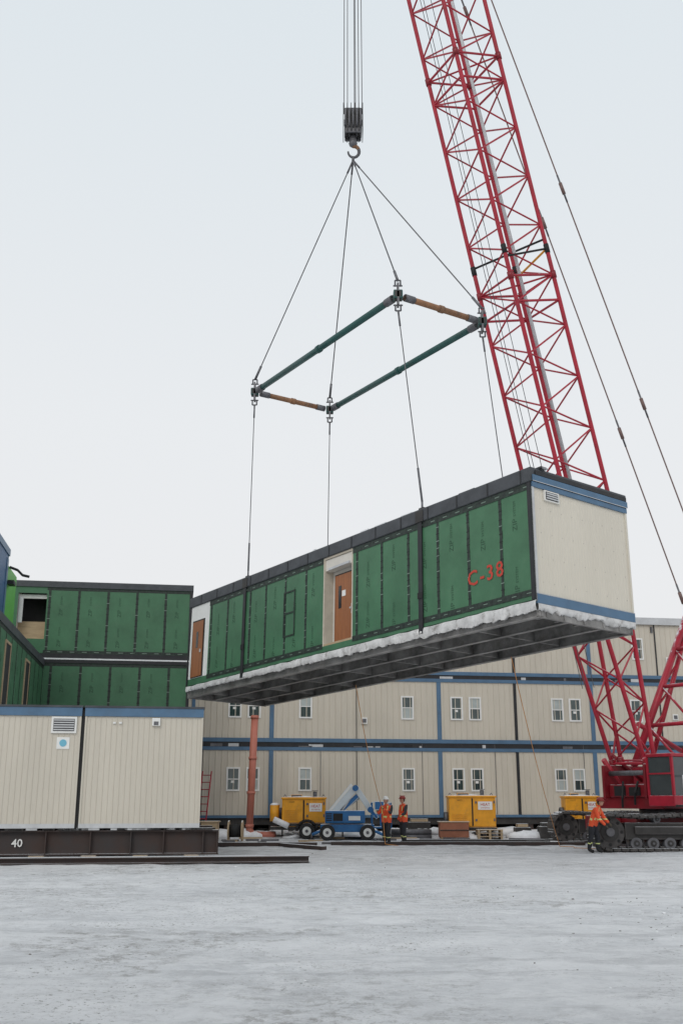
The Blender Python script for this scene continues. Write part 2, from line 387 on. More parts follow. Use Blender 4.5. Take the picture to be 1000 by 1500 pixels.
bd.box(-.4,9.2,-.1,.1,.0,.13,rust,R=Matrix.Translation((0,40.9,0))@Matrix.Rotation(-.02,4,'Z'))
bd.box(2.6,8.2,-.1,.1,.0,.12,steeld,R=Matrix.Translation((0,43.2,0))@Matrix.Rotation(.01,4,'Z'))
bd.box(-4.2,0,-.1,.1,.0,.12,rust,R=Matrix.Translation((-.6,37,0))@Matrix.Rotation(-1.05,4,'Z'))
bd.done('steel_beams_on_ground')

# ---------------------------------------------------------------- hanging module
MH=Matrix.Translation((4.617,23.909,6.083))@Euler((-.037,-.031,-.946),'XYZ').to_matrix().to_4x4()
LN,W=17.72,3.5
hm=empty('suspended_modular_unit',MH)
bd=B()
ZB,ZT=.16,3.12
solid=[(0,7.36),(8.9,16.2)]
for a,b2 in solid: bd.box(-b2,-a,0,.07,ZB,ZT,green)
bd.box(-8.9,-7.36,0,.07,ZB,.34,green)
bd.box(-LN,-16.2,0,.07,ZB,.40,green)
bd.done('green_boards',hm)
bd=B()
for u in(1.1,2.3,3.5,4.75,5.95,7.15,9.86,11.07,12.28,13.3,14.85,16.05):
    n_=14
    for j in range(n_):
        z0=ZB+.1+(ZT-ZB-.1)*j/n_;z1=ZB+.1+(ZT-ZB-.1)*(j+1)/n_;a=.048+random.uniform(-.008,.01);b2=.048+random.uniform(-.008,.01)
        bd.box(-u-a,-u+b2,-.007,-.0005,z0,z1,tape)
        zz=z0+.1+random.uniform(-.03,.03);bd.box(-u-.06,-u+.06,-.010,-.0075,zz,zz+.022,tick if random.random()<.4 else blk)
for a,b2 in solid:
    bd.box(-b2,-a,-.013,-.011,ZB+.10,ZB+.26,tape);bd.box(-b2,-a,-.013,-.011,ZT-.18,ZT,tape)
    x=a+.1
    while x<b2-.3:
        bd.box(-x-.16,-x,-.016,-.0135,ZT-.11,ZT-.085,tick);bd.box(-x-.2,-x-.05,-.016,-.0135,ZB+.17,ZB+.19,tick);x+=.50
bd.box(-.13,0.0,-.03,-.017,ZB,ZT,epdmd)
bd.box(-LN,-LN+.1,-.03,-.017,ZB,ZT,epdmd)
for u in(10.5,11.12): bd.box(-u-.03,-u+.03,-.019,-.0165,.95,2.45,tape)
for z in(.95,1.7,2.4): bd.box(-11.1,-10.5,-.022,-.0195,z,z+.05,tape)
for u in(4.2,13.65): 
    bd.box(-u-.085,-u+.085,-.05,-.023,-.02,3.3,epdmd)
    bd.box(-u-.16,-u+.16,-.07,-.051,3.12,3.45,steeld)
    bd.box(-u-.10,-u+.10,-.07,-.051,.95,1.12,blk)
bd.done('seam_tape_and_straps',hm)
bd=B()
dep=.34
bd.box(-8.9,-7.36,dep,dep+.05,.34,ZT,drywall)
bd.box(-8.9,-8.84,.0,dep,.34,ZT,jamb);bd.box(-7.42,-7.36,.0,dep,.34,ZT,jamb)
bd.box(-8.84,-7.42,0.0,dep,ZT-.06,ZT,jamb);bd.box(-8.84,-7.42,0,dep,.34,.40,ply)
bd.box(-8.84,-7.42,.04,.28,2.70,3.05,drywall)
bd.box(-8.6,-7.5,.0,.038,2.86,2.93,galv,R=Matrix.Rotation(-.02,4,'Y'))
bd.box(-8.62,-7.46,.24,.335,.40,2.56,steeld);bd.box(-8.54,-7.52,.19,.235,.42,2.50,wood)
bd.box(-8.34,-8.2,.18,.189,1.45,2.15,woodd);bd.tube((-7.64,.19,1.35),(-7.64,.10,1.35),.03,galv,8);bd.box(-7.67,-7.61,.17,.189,1.2,1.5,galv)
bd.box(-8.16,-7.98,.18,.189,1.8,1.98,white)
bd.done('corridor_opening',hm)
bd=B()
bd.box(-17.62,-16.2,.0,.05,.40,3.12,white)
bd.box(-17.42,-16.52,-.03,-.002,.42,2.55,steeld);bd.box(-17.36,-16.58,-.05,-.031,.44,2.49,wood);bd.box(-17.05,-16.9,-.056,-.051,1.5,2.1,woodd);bd.box(-16.72,-16.66,-.08,-.051,1.3,1.42,galv)
bd.box(-16.5,-16.42,-.012,-.002,.42,2.6,white)
bd.done('end_door',hm)
bd=B()
bd.box(-LN-.04,.04,-.05,W+.04,3.123,3.50,epdm,.03)
bd.box(-LN,.0,.08,W,3.0,3.122,blk)
x=.3
while x<LN:
    bd.box(-x-.02,-x+.02,-.062,-.051,3.14,3.47,epdmd);x+=1.18
for u in(4.2,13.65):
    for yy in(.06,W-.06):
        bd.box(-u-.1,-u+.1,yy-.05,yy+.05,3.5,3.56,steeld);bd.tube((-u,yy,3.55),(-u,yy,3.78),.03,gry,8)
for i in range(60):
    u=random.uniform(.3,LN-.3);y0=random.uniform(-.02,.3);bd.box(-u,-u+random.uniform(.1,.7),y0,y0+.2,3.5,3.5+random.uniform(.015,.05),random.choice([snowm,snowm,epdmd]),.005)
bd.done('roof',hm)
bd=B();bd.M=Matrix.Rotation(math.pi/2,4,'Z')
bd.rib(.06,W-.02,.30,3.0,0.0,beigeH,.10,.008)
bd.box(.06,W,.012,.05,.1,3.1,beigeH)
bd.box(.0,.06,-.03,.05,.1,3.12,galv)
bd.box(.0,W+.02,-.045,.04,2.99,3.12,blue);bd.box(.0,W+.04,-.065,-.046,3.14,3.30,blue);bd.box(0,W+.02,-.045,.04,.06,.30,blue)
bd.box(.10,W,-.07,-.03,3.31,3.42,epdmd)
bd.box(W-.05,W+.015,-.03,.0,.3,2.99,beigeH)
bd.box(.0,W,-.05,-.046,.285,.295,galv);bd.box(.0,W,-.07,-.066,3.13,3.145,galv)
bd.box(.40,.93,-.05,0,2.70,2.98,white,.01);bd.box(.45,.88,-.06,-.051,2.74,2.94,blk)
for i in range(3): bd.box(.46,.87,-.075,-.061,2.76+i*.06,2.795+i*.06,galv)
for i in range(4):
    for j in range(9): bd.box(.25+j*.38,.262+j*.38,-.012,-.0085,.6+i*.62,.612+i*.62,gry)
bd.M=Matrix.Identity(4)
bd.box(-LN,-.03,W-.05,W,.1,3.12,beigeH);bd.box(-LN,-LN+.05,.08,W-.05,.1,3.12,green)
bd.done('end_and_rear_walls',hm)
bd=B()
bd.box(-LN+.02,-.02,.06,W-.04,.05,.14,under)
for yy in(.10,W-.16):
    bd.box(-LN,0,yy-.04,yy+.10,-.26,-.235,steel);bd.box(-LN,0,yy+.015,yy+.045,-.235,.05,steel)
for yy in(1.15,2.35):
    bd.box(-LN+.1,-.1,yy-.05,yy+.07,-.25,-.23,steel);bd.box(-LN+.1,-.1,yy,yy+.02,-.23,.05,steel)
u=.02;k=0
while u<LN:
    if k%4==0: bd.box(-u-.06,-u,.15,W-.18,-.2,.05,steel)
    u+=.59;k+=1
for a in(-.0,-LN+.08): bd.box(a-.08,a,.06,W-.06,-.27,.05,steel)
for yy in(.3,.9,1.6,2.3,2.9): bd.box(-.35,.02,yy,yy+.05,-.24,.04,steel)
for yy in(.55,1.75,2.95): bd.tube((-LN+.3,yy,.0),(-.4,yy,.0),.035,blk,8)
bd.done('floor_frame',hm)
bm=bmesh.new();rows=[]
n=420
for i in range(n+1):
    u=LN*i/n;t=1-u/LN
    low=-.03-.15*t*(.6+.8*abs(noise.noise((u*1.1,2,0))))-.05*noise.noise((u*5,0,1))-.04*noise.noise((u*14,0,1))
    pr=.045+.02*noise.noise((u*2.2,5,0))+.012*noise.noise((u*9,5,0))
    rows.append([bm.verts.new(p) for p in((-u,-.012,ZB-.02+.03*noise.noise((u*2,1,1))),(-u,-pr*.8,ZB-.06),(-u,-pr,.02+.02*noise.noise((u*5,1,1))),(-u,-pr*.7,low*.6),(-u,-.02,low),(-u,.09,low+.03))])
for i in range(n):
    for j in range(5):
        f=bm.faces.new((rows[i][j],rows[i+1][j],rows[i+1][j+1],rows[i][j+1]));f.smooth=j not in(1,3)
rows=[]
for i in range(121):
    y=W*i/120
    low=-.13-.10*noise.noise((y*1.7,8,0))-.06*noise.noise((y*6,8,0))-.04*noise.noise((y*17,8,0));pr=.05+.03*noise.noise((y*2.5,4,0))
    rows.append([bm.verts.new(p) for p in((.03,y,.06),(pr,y,.03),(pr*1.1,y,-.05),(pr*.8,y,low*.8),(.02,y,low),(-.1,y,low+.03))])
for i in range(120):
    for j in range(5):
        f=bm.faces.new((rows[i][j],rows[i+1][j],rows[i+1][j+1],rows[i][j+1]));f.smooth=j!=1
bmesh.ops.recalc_face_normals(bm,faces=bm.faces)
me=bpy.data.meshes.new('icy_ledge');bm.to_mesh(me);bm.free();me.materials.append(mat('ledge_ice',(.58,.575,.57),.6,.25,2.2,dirt=1.,bump=.5,bscale=8,dcol=(.11,.09,.075)));o=bpy.data.objects.new('icy_ledge',me);COL.objects.link(o);o.parent=hm
cents=[.5,1.65,2.85,3.95,5.3,6.5,9.35,10.4,11.6,12.8,14.3,15.4]
for k,u in enumerate(cents):
    for zz in((2.45,.75) if k%2==0 else (2.2,1.0)):
        if k==1 and zz<1.5: continue
        text('ZIP',.23,wallM(-u-.1,-.003,zz-.3,math.pi/2),greentxt,hm,'board_print')
        text('SYSTEM',.12,wallM(-u-.1,-.003,zz+.12,math.pi/2),greentxt,hm,'board_print')
text('C-38',.56,wallM(-1.70,-.018,1.10,rad(2)),redink,hm,'unit_number',.012)

# ---------------------------------------------------------------- rigging
rg=empty('spreader_frame')
P=[Vector(q) for q in((-3.19,35.14,16.12),(1.68,27.64,16.13),(4.42,29.42,16.13),(-.45,36.92,16.12))]
bd=B()
def bar(a,b2,m,r):
    d=(b2-a).normalized();bd.tube(a+d*.25,b2-d*.25,r,m,12)
    for q in(a+d*.25,b2-d*.6):bd.tube(q,q+d*.35,r*1.2,gry,12)
    q=a+(b2-a)*.5;bd.tube(q-d*.08,q+d*.08,r*1.25,m,12)
bar(P[0],P[1],sprg,.105);bar(P[3],P[2],sprg,.105);bar(P[0],P[3],spro,.095);bar(P[1],P[2],spro,.095)
for q in P:
    bd.box(q.x-.14,q.x+.14,q.y-.14,q.y+.14,q.z-.14,q.z+.14,steeld,.04)
    bd.box(q.x-.03,q.x+.03,q.y-.14,q.y+.14,q.z-.34,q.z+.36,gry)
    for s_ in(1,-1):
        bd.tube(q+Vector((-.08,0,.30*s_)),q+Vector((-.08,0,.5*s_)),.026,gry,8);bd.tube(q+Vector((.08,0,.30*s_)),q+Vector((.08,0,.5*s_)),.026,gry,8);bd.tube(q+Vector((-.08,0,.5*s_)),q+Vector((.08,0,.5*s_)),.026,gry,8)
        bd.tube(q+Vector((-.14,0,.32*s_)),q+Vector((.14,0,.32*s_)),.025,gry,8)
bd.done('frame_bars',rg)
HK=Vector((.42,32.28,23.97))
bd=B()
for q in P:
    a=q+Vector((0,0,.5));d=(HK-a).normalized();bd.tube(a,HK,.022,cable,6);bd.tube(a,a+d*.55,.045,gry,8);bd.tube(HK-d*.5,HK,.035,gry,8)
pick=[MH@Vector((-13.65,.06,3.75)),MH@Vector((-4.2,.06,3.75)),MH@Vector((-4.2,W-.06,3.75)),MH@Vector((-13.65,W-.06,3.75))]
for q,k in zip(P,pick):
    a=q-Vector((0,0,.5));bd.tube(a,k,.016,cable,6);d=(k-a).normalized();bd.tube(a,a+d*.5,.03,gry,8);bd.tube(k,k-d*1.0,.032,gry,8)
bd.done('slings',rg)
hb=empty('hook_block');bd=B()
cx,cy=.42,32.28
bd.box(cx-.30,cx+.30,cy-.30,cy-.22,24.95,26.0,gry,.05);bd.box(cx-.30,cx+.30,cy+.22,cy+.30,24.95,26.0,gry,.05)
for k in range(5):
    x=cx-.28+k*.14
    bd.tube((x-.03,cy,25.55),(x+.03,cy,25.55),.52,gry,24);bd.tube((x-.045,cy,25.55),(x+.045,cy,25.55),.12,blk,12)
for k in range(6):
    x=cx-.35+k*.14;bd.box(x-.012,x+.012,cy-.40,cy+.40,25.0,26.12,steeld,.0)
bd.tube((cx,cy,24.95),(cx,cy,24.62),.12,gry,12)
bd.sphere((cx,cy,24.68),.16,gry)
pts=[];
for i in range(15):
    a=rad(100-i*20);pts.append(Vector((cx+.02+.20*math.cos(a),cy,24.33+.24*math.sin(a))))
for i,(a,b2) in enumerate(zip(pts,pts[1:])): bd.tube(a,b2,.075-.003*i,spro if i<4 else gry,10)
bd.tube((cx,cy,24.12),(HK.x,HK.y,HK.z-.02),.05,gry,8)
bd.done('block_and_hook',hb)
bd=B()
for dx,dy in((-.33,-.3),(-.2,.3),(.05,-.3),(.22,.3),(.33,-.3),(.1,.3)):
    bd.tube((cx+dx,cy+dy,25.7),(cx+dx*.8,cy+dy,51.0),.016,cable,6)
bd.done('hoist_ropes',hb)

# ---------------------------------------------------------------- crane
cr=empty('lattice_boom_crawler_crane')
Bs=Vector((10.75,38.9,3.0));Tp=Vector((.42,32.28,51.3))
bdv=(Tp-Bs);BL=bdv.length;bdv.normalize()
hd=Vector((Tp.x-Bs.x,Tp.y-Bs.y,0)).normalized();sa=Vector((-hd.y,hd.x,0))
if sa.y>0: sa=-sa
ca=bdv.cross(sa).normalized()
t_=rad(7);sb_,cb_=sa*math.cos(t_)-ca*math.sin(t_),ca*math.cos(t_)+sa*math.sin(t_)
def sect(l):
    w,h=1.05,1.04
    if l<9.5:
        t=l/9.5;w=.9+.15*t;h=.22+.82*t
    if l>BL-7:
        t=(BL-l)/7;w=.6+.45*t;h=.35+.69*t
    c0=Bs+bdv*l
    return [c0+sb_*w+cb_*h,c0-sb_*w+cb_*h,c0-sb_*w-cb_*h,c0+sb_*w-cb_*h]
PT=1.04
lst=[i*PT for i in range(int(BL/PT)+1)]
bd=B()
for i in range(len(lst)-1):
    A=sect(lst[i]);C=sect(lst[i+1])
    for k in range(4):
        bd.tube(A[k],C[k],.085,red,8,cap=False)
        k2=(k+1)%4
        if (i+k)%2==0: bd.tube(A[k],C[k2],.036,red,6,cap=False)
        else: bd.tube(A[k2],C[k],.036,red,6,cap=False)
        if i%9==0 or i%9==8: bd.tube(A[k],A[k2],.05,red,6,cap=False)
        if i%9==0:
            d=bdv*.14;bd.tube(A[k]-d,A[k]+d,.12,redd,8)
    if i%9==0: bd.tube(A[0],A[2],.04,red,6)
bd.done('boom_lattice',cr)
bd=B()
a0=Bs+bdv*9+sb_*.50-cb_*.1;a1=Bs+bdv*(BL-8)+sb_*.45-cb_*.1
for o_ in(0,.15):bd.tube(a0+sb_*o_-cb_*o_,a1+sb_*o_-cb_*o_,.06,galv,8)
for o_ in(-.35,-.15,.3): bd.tube(Bs+bdv*3-cb_*(1.2)+sb_*o_,Bs+bdv*(BL-1)-cb_*.9+sb_*o_,.014,cable,5)
A=sect(19.8);bd.tube(A[0],A[3]-bdv*.3,.045,blk,8);bd.tube(A[0]+bdv*.4,A[2]+bdv*.1,.045,blk,8);bd.tube(A[1]-bdv*.3,A[0],.045,yel,8)
for q in A: bd.tube(q-bdv*.18,q+bdv*.18,.105,blk,8)
c0=Bs+bdv*BL
bd.tube(c0-sa*.7,c0+sa*.7,.75,redd,20);bd.tube(c0-sa*.9,c0+sa*.9,.2,gry,12)
bd.done('boom_fittings',cr)
MT=Vector((14.8,41.5,9.1))
bd=B()
for s_,du in((1,0),(-1,0)):
    a=Vector((-.55,31.9,51.4))+sa*.65*s_;c_=MT+sa*.8*s_
    bd.tube(a,c_,.028,cabler,6)
    Lp=(c_-a).length;d=(c_-a).normalized()
    for l in(8.5,18.0,27.7,37.2,44.5,50):
        if l<Lp: 
            q=a+d*(l+ (.8 if s_<0 else 0));bd.tube(q-d*.25,q+d*.25,.075,cabler,8);bd.tube(q-d*.6,q+d*.6,.04,gry,8)
bd.done('boom_pendants',cr)
bd=B()
CC=Vector((12.3,39.7,0))
mb=CC-hd*(-.6)+Vector((0,0,2.9))
for s_ in(1,-1):
    a=mb+sa*1.15*s_;c_=MT+sa*.8*s_
    bd.tube(a,c_,.14,red,8);bd.tube(a-hd*.9,c_-hd*.2,.10,red,8)
    n_=6
    for i in range(n_):
        t0=i/n_;t1=(i+1)/n_;bd.tube(a.lerp(c_,t0),(a-hd*.9).lerp(c_-hd*.2,t1),.05,red,6)
    g=CC-hd*3.2+sa*1.1*s_+Vector((0,0,2.8));bd.tube(g,MT+sa*.8*s_-Vector((0,0,3.2)),.12,red,8)
    bd.tube(mb+sa*1.15*s_+Vector((0,0,1.6))-hd*.4,g+Vector((0,0,.3)),.1,red,8)
for t in(.25,.5,.75,1): bd.tube((mb+sa*1.15).lerp(MT+sa*.8,t),(mb-sa*1.15).lerp(MT-sa*.8,t),.08,red,8)
for t in(.0,.25,.5,.75): bd.tube((mb+sa*1.15).lerp(MT+sa*.8,t),(mb-sa*1.15).lerp(MT-sa*.8,t+.25),.05,red,8)
bd.done('mast',cr)
Rm=Matrix((( -hd.x,-sa.x,0,CC.x),(-hd.y,-sa.y,0,CC.y),(0,0,1,0),(0,0,0,1)))
bd=B();bd.M=Rm
bd.box(-2.2,6.0,-1.5,1.5,1.35,1.75,redd,.03)
bd.box(-.9,5.8,-1.48,-.55,1.75,2.75,red,.06);bd.box(-.6,5.8,.55,1.48,1.75,2.9,red,.06)
bd.box(.6,5.6,-.54,.54,1.75,2.5,redd,.04)
for i in range(7): bd.box(.4+i*.6,.7+i*.6,-1.50,-1.485,1.95,2.6,blk)
bd.box(6.05,7.3,-2.6,2.6,1.4,3.2,red,.06);bd.box(6.0,7.4,-2.7,2.7,3.2,3.5,redd,.03)
bd.tube((-.1,-.5,2.3),(-.1,.5,2.3),.55,gry,20);bd.tube((1.3,-.5,2.7),(1.3,.5,2.7),.5,gry,20)
for s_ in(-1,1): 
    bd.box(-2.5,-.9,s_*.98-.06,s_*.98+.06,1.7,2.9,redd,.05);bd.tube((-2.4,s_*.98,3.1),(-1.3,s_*.98,1.8),.1,red,8);bd.tube((-2.1,s_*.85,3.3),(-.3,s_*.85,2.2),.07,redd,8)
    for z_ in(2.0,2.3,2.6): bd.box(-2.3,-1.2,s_*1.06-.02,s_*1.06+.02,z_,z_+.05,blk)
bd.box(-2.3,-1.3,-.9,.9,1.75,2.2,redd,.05);bd.tube((-2.2,-.9,2.6),(-2.2,.9,2.6),.09,gry,8);bd.box(-2.36,-2.29,-.6,-.1,1.8,2.1,blk);bd.box(-2.36,-2.29,.1,.6,1.8,2.15,blk)
bd.path([(-2.3,-.5,2.3),(-2.5,-.5,1.9),(-2.3,-.3,1.5)],.04,blk);bd.path([(-2.3,.2,2.3),(-2.5,.1,1.7),(-2.3,.3,1.4)],.04,blk)
for x in(-.8,.5,1.5,3,4.5): bd.tube((x,-1.45,2.75),(x,-1.45,3.6),.025,galv,6)
bd.tube((-.8,-1.45,3.6),(4.5,-1.45,3.6),.025,galv,6);bd.tube((-.8,-1.45,3.2),(4.5,-1.45,3.2),.02,galv,6)
bd.done('machinery_house',cr)
bd=B();bd.M=Rm
x0,x1,y0,y1,z0,z1=-3.1,-1.15,-2.75,-1.62,1.45,3.2
bd.box(x0,x1,y0,y1,z0,z0+.35,red,.03);bd.box(x0,x1,y0,y1,z1-.12,z1,red,.03)
for x,y in((x0,y0),(x0,y1-.08),(x1-.08,y0),(x1-.08,y1-.08),(x0+.95,y0)): bd.box(x,x+.08,y,y+.08,z0+.35,z1-.12,red)
bd.box(x1-.5,x1,y0+.01,y1-.01,z0+.35,z1-.12,red)
bd.box(x0+.04,x1-.5,y0+.04,y1-.04,z0+.36,z1-.13,cabglass)
bd.box(x0+.0,x0+.03,y0+.08,y1-.08,z0+1.05,z0+1.10,red)
bd.box(x0+.02,x1+.4,y0-.35,y0,z0-.02,z0+.05,steeld);
for x in(x0+.1,x0+1.,x1+.3): bd.tube((x,y0-.33,z0),(x,y0-.33,z0+1.0),.02,galv,6)
bd.tube((x0+.1,y0-.33,z0+1),(x1+.3,y0-.33,z0+1),.02,galv,6)
bd.box(x1+.1,x1+.75,y0-.06,y0+.3,z0+.1,z0+.8,white,.02)
bd.done('cab',cr)
bd=B()
bd.box(CC.x-2.2,CC.x+2.2,36.6,42.6,.75,1.15,redd,.05);bd.tube((CC.x,CC.y,1.1),(CC.x,CC.y,1.36),1.2,gry,28)
bd.box(CC.x-3.0,CC.x-2.2,38.6,40.9,.55,1.1,redd,.05)
bd.done('carbody',cr)
def idler(bd,x,yc,zc):
    bd.tube((x,yc-.22,zc),(x,yc+.22,zc),.50,trk,24);bd.tube((x,yc-.26,zc),(x,yc+.26,zc),.30,steeld,20);bd.tube((x,yc-.34,zc),(x,yc+.34,zc),.14,gry,14)
    for i in range(8):
        a=i*math.pi/4
        for s_ in(-1,1): bd.tube((x+.40*math.cos(a),yc+s_*.2,zc+.40*math.sin(a)),(x+.40*math.cos(a),yc+s_*.235,zc+.40*math.sin(a)),.055,blk,8)
for yc in(36.05,43.0):
    bd=B();xa,xb=8.95,16.4;r=.56;zc=.62;wd=.55
    st=.27;Lh=xb-xa;tot=2*Lh+2*math.pi*r;n=int(tot/st)
    for i in range(n):
        s_=i*tot/n
        if s_<Lh: p=(xa+s_,zc+r-.05*math.sin(math.pi*s_/Lh*3)**2,0)
        elif s_<Lh+math.pi*r:
            a=(s_-Lh)/r;p=(xb+r*math.sin(a),zc+r*math.cos(a),a)
        elif s_<2*Lh+math.pi*r: p=(xb-(s_-Lh-math.pi*r),zc-r,math.pi)
        else:
            a=(s_-2*Lh-math.pi*r)/r;p=(xa-r*math.sin(a),zc-r*math.cos(a),math.pi+a)
        R_=Matrix.Translation((p[0],yc,p[1]))@Matrix.Rotation(p[2],4,'Y')
        bd.box(-.118,.118,-wd,wd,-.05,.035,trk,R=R_);bd.box(-.03,.03,-wd+.04,wd-.04,.035,.07,trk,R=R_);bd.box(-.1,.1,-.2,.2,-.10,-.05,trk,R=R_)
    bd.box(xa+.5,xb-.5,yc-.28,yc+.28,.38,.92,steeld,.04);bd.box(xa+.8,xb-.8,yc-.42,yc-.30,.55,.80,steeld,.03)
    idler(bd,xa,yc,zc);idler(bd,xb,yc,zc)
    x=xa+.85
    while x<xb-.6: bd.wheel((x,yc,.26),.19,.62,(0,1,0),gry,steeld);x+=.56
    for x in(xa+1.6,xa+3.7,xb-1.6): bd.wheel((x,yc,1.03),.12,.5,(0,1,0),gry,steeld)
    bd.done('crawler_track',cr)

# ---------------------------------------------------------------- salmon pipe
bd=B()
bd.tube((-4.05,47.2,.45),(-3.92,47.2,5.35),.16,salmon,16)
for z in(.5,1.9,3.4,5.2): bd.tube((-4.05+.13*(z-.45)/4.9,47.2,z),(-4.05+.13*(z-.45)/4.9,47.2,z+.12),.19,salmon,16)
for i in range(6):
    a=rad(i*18);b2=rad((i+1)*18);f_=lambda t:(-4.05+.28*(1-math.cos(t)),47.2,.45-.28*math.sin(t))
    bd.tube(f_(a),f_(b2),.16,salmon,16)
bd.tube((-3.77,47.2,.17),(-2.9,47.0,.17),.16,salmon,16)
bd.done('salmon_drain_pipe')

# ---------------------------------------------------------------- heaters
def heater(name,x,y,z,w,h,dp,yaw=0,trailer=False,num='15203'):
    e=empty(name,Matrix.Translation((x,y,z))@Matrix.Rotation(yaw,4,'Z'))
    bd=B();hw=w/2
    bd.box(-hw,hw,0,dp,.16,h,yel,.05)
    bd.box(-hw-.03,hw+.03,-.03,dp+.03,.0,.15,steeld,.01)
    bd.box(-hw-.04,hw+.04,-.05,dp+.05,h-.10,h-.02,yel,.02)
    bd.box(-.03,.03,-.012,-.001,.2,h-.14,blk)
    for i in range(6): bd.box(-hw+.12,-.25,-.03,-.002,.30+i*.075,.33+i*.075,yel)
    for z_ in(.4,h-.35):
        bd.box(.12,.2,-.03,-.001,z_,z_+.09,gry);bd.box(hw-.1,hw-.04,-.03,-.001,z_,z_+.12,gry)
    bd.box(.25,hw-.15,-.02,-.001,h-.62,h-.27,white)
    bd.tube((-hw-.18,dp*.5,.55),(-hw,dp*.5,.55),.24,gry,18);bd.tube((-hw-.185,dp*.5,.55),(-hw-.17,dp*.5,.55),.20,blk,18)
    bd.tube((hw*.5,dp*.5,h-.02),(hw*.5,dp*.5,h+.22),.09,gry,12);bd.tube((hw*.5,dp*.5,h+.24),(hw*.5,dp*.5,h+.27),.14,gry,12)
    bd.box(-hw*.6,-hw*.1,dp*.3,dp*.7,h-.02,h+.1,gry,.02)
    for x_ in(-hw+.1,hw-.1): bd.tube((x_-.06,dp/2,h),(x_,dp/2,h+.1),.015,gry,6);bd.tube((x_+.06,dp/2,h),(x_,dp/2,h+.1),.015,gry,6)
    bd.sphere((-hw*.2,dp*.5,h-.03),.3,snowm,(2.2,1,.25),10)
    if trailer:
        for y_ in(.25,.8): bd.tube((-hw-.34,y_,.22),(-hw-.34,y_,.9),.2,yel,14);bd.sphere((-hw-.34,y_,.9),.2,snowm,(1,1,.5),10)
        bd.tube((-hw-.34,-.05,.3),(-hw+.3,-.12,.02),.13,snowm,10)
    bd.done('heater_body',e)
    text('HEAT',.17,wallM((.25+hw-.15)/2,-.022,h-.4),redink,e,'logo',.01);text(num,.10,wallM(-hw*.55,-.004,h-.22),blk,e,'fleet_number')
    text('SITE RENTAL',.07,wallM((.25+hw-.15)/2,-.022,h-.54),redink,e,'logo',.01)
    if trailer:
        bd=B()
        bd.box(-hw-.5,hw+.1,0,dp,-.14,-.005,steeld)
        for y_ in(-.16,dp+.16):bd.wheel((.15,y_,-.18),.34,.22,(0,1,0),rubber,white)
        for i in range(6):
            a=rad(i*30);b2=rad((i+1)*30)
            bd.tube((.15+.44*math.cos(a),-.16,-.18+.44*math.sin(a)),(.15+.44*math.cos(b2),-.16,-.18+.44*math.sin(b2)),.06,blk,8)
        bd.tube((hw+.05,dp/2,-.1),(hw+.95,dp/2,-.15),.05,steeld,8);bd.tube((hw+.75,dp/2,-.12),(hw+.75,dp/2,-.5),.035,gry,8)
        bd.tube((-hw,dp/2,-.1),(-hw,dp/2,-.5),.035,gry,8)
        bd.done('trailer_chassis',e)
    return e
heater('towable_site_heater',-1.65,46.6,.54,1.9,1.25,1.1,trailer=True)
heater('site_heater',5.75,46.9,.36,2.05,1.5,1.1,num='14022')
heater('site_heater',10.75,47.6,.55,1.5,1.3,1.0,num='15177')

# ---------------------------------------------------------------- boom lift
bl=empty('articulated_boom_lift',Matrix.Translation((.25,46.0,0)))
bd=B()
bd.box(-1.15,1.15,-.55,.55,.34,.66,blu,.05)
for x in(-.85,.85):
    for y in(-.72,.72): bd.wheel((x,y,.33),.33,.24,(0,1,0),rubber,white)
    bd.tube((x,-.7,.34),(x,.7,.34),.06,gry,8)
for s_ in(-1,1):
    bd.tube((s_*.9,-.6,.5),(s_*1.5,-1.0,.25),.06,blu,8);bd.tube((s_*1.5,-1,.3),(s_*1.5,-1,.05),.04,gry,8);bd.tube((s_*1.5,-1,.03),(s_*1.5,-1,.07),.14,gry,12)
bd.box(-.95,.75,-.6,-.1,.70,1.22,blu,.06);bd.box(-.8,.6,.15,.6,.70,1.15,blu,.06)
bd.box(-.6,-.2,-.62,-.601,.8,1.1,blk);bd.box(.05,.55,-.62,-.601,.82,1.0,white)
for i in range(4):bd.box(-.9+.0,-.66,-.62,-.601,.8+i*.09,.84+i*.09,blk)
bd.done('chassis',bl)
bd=B()
def beam(a,b2,w,m):
    a=Vector(a);b2=Vector(b2);d=b2-a;R_=Matrix.Translation(a)@d.to_track_quat('X','Z').to_matrix().to_4x4();bd.box(0,d.length,-w/2,w/2,-w/2,w/2,m,.02,R=R_)
beam((-.7,0,1.0),(.35,0,2.15),.26,lgry);beam((-.55,.05,.95),(.45,.05,1.85),.2,blu);beam((.35,.0,2.2),(1.0,.0,1.25),.24,lgry)
beam((-.75,.0,1.2),(.2,0,2.3),.14,white);beam((1.0,0,1.25),(1.3,0,.9),.14,blu);beam((-.3,.3,1.2),(.7,.3,1.9),.16,lgry)
for p in((-.7,1.0),(.35,2.15),(1.0,1.25)): bd.tube((p[0],-.18,p[1]),(p[0],.18,p[1]),.13,blu,14)
bd.tube((-.3,-.05,1.1),(.1,-.05,1.7),.05,galv,8)
x0,x1,y0,y1,z0=1.05,1.85,-.75,.6,.5
bd.box(x0,x1,y0,y1,z0,z0+.06,blu)
for z_ in(.55,1.05):
    for a,b2 in(((x0,y0),(x1,y0)),((x1,y0),(x1,y1)),((x1,y1),(x0,y1)),((x0,y1),(x0,y0))): bd.tube((*a,z0+z_),(*b2,z0+z_),.025,blu if z_<1 else lgry,6)
for x in(x0,(x0+x1)/2,x1):
    for y in(y0,y1): bd.tube((x,y,z0),(x,y,z0+1.05),.025,blu,6)
bd.box(x0+.1,x1-.3,y0-.06,y0+.12,z0+.75,z0+1.1,blu,.02)
bd.done('boom_and_basket',bl)

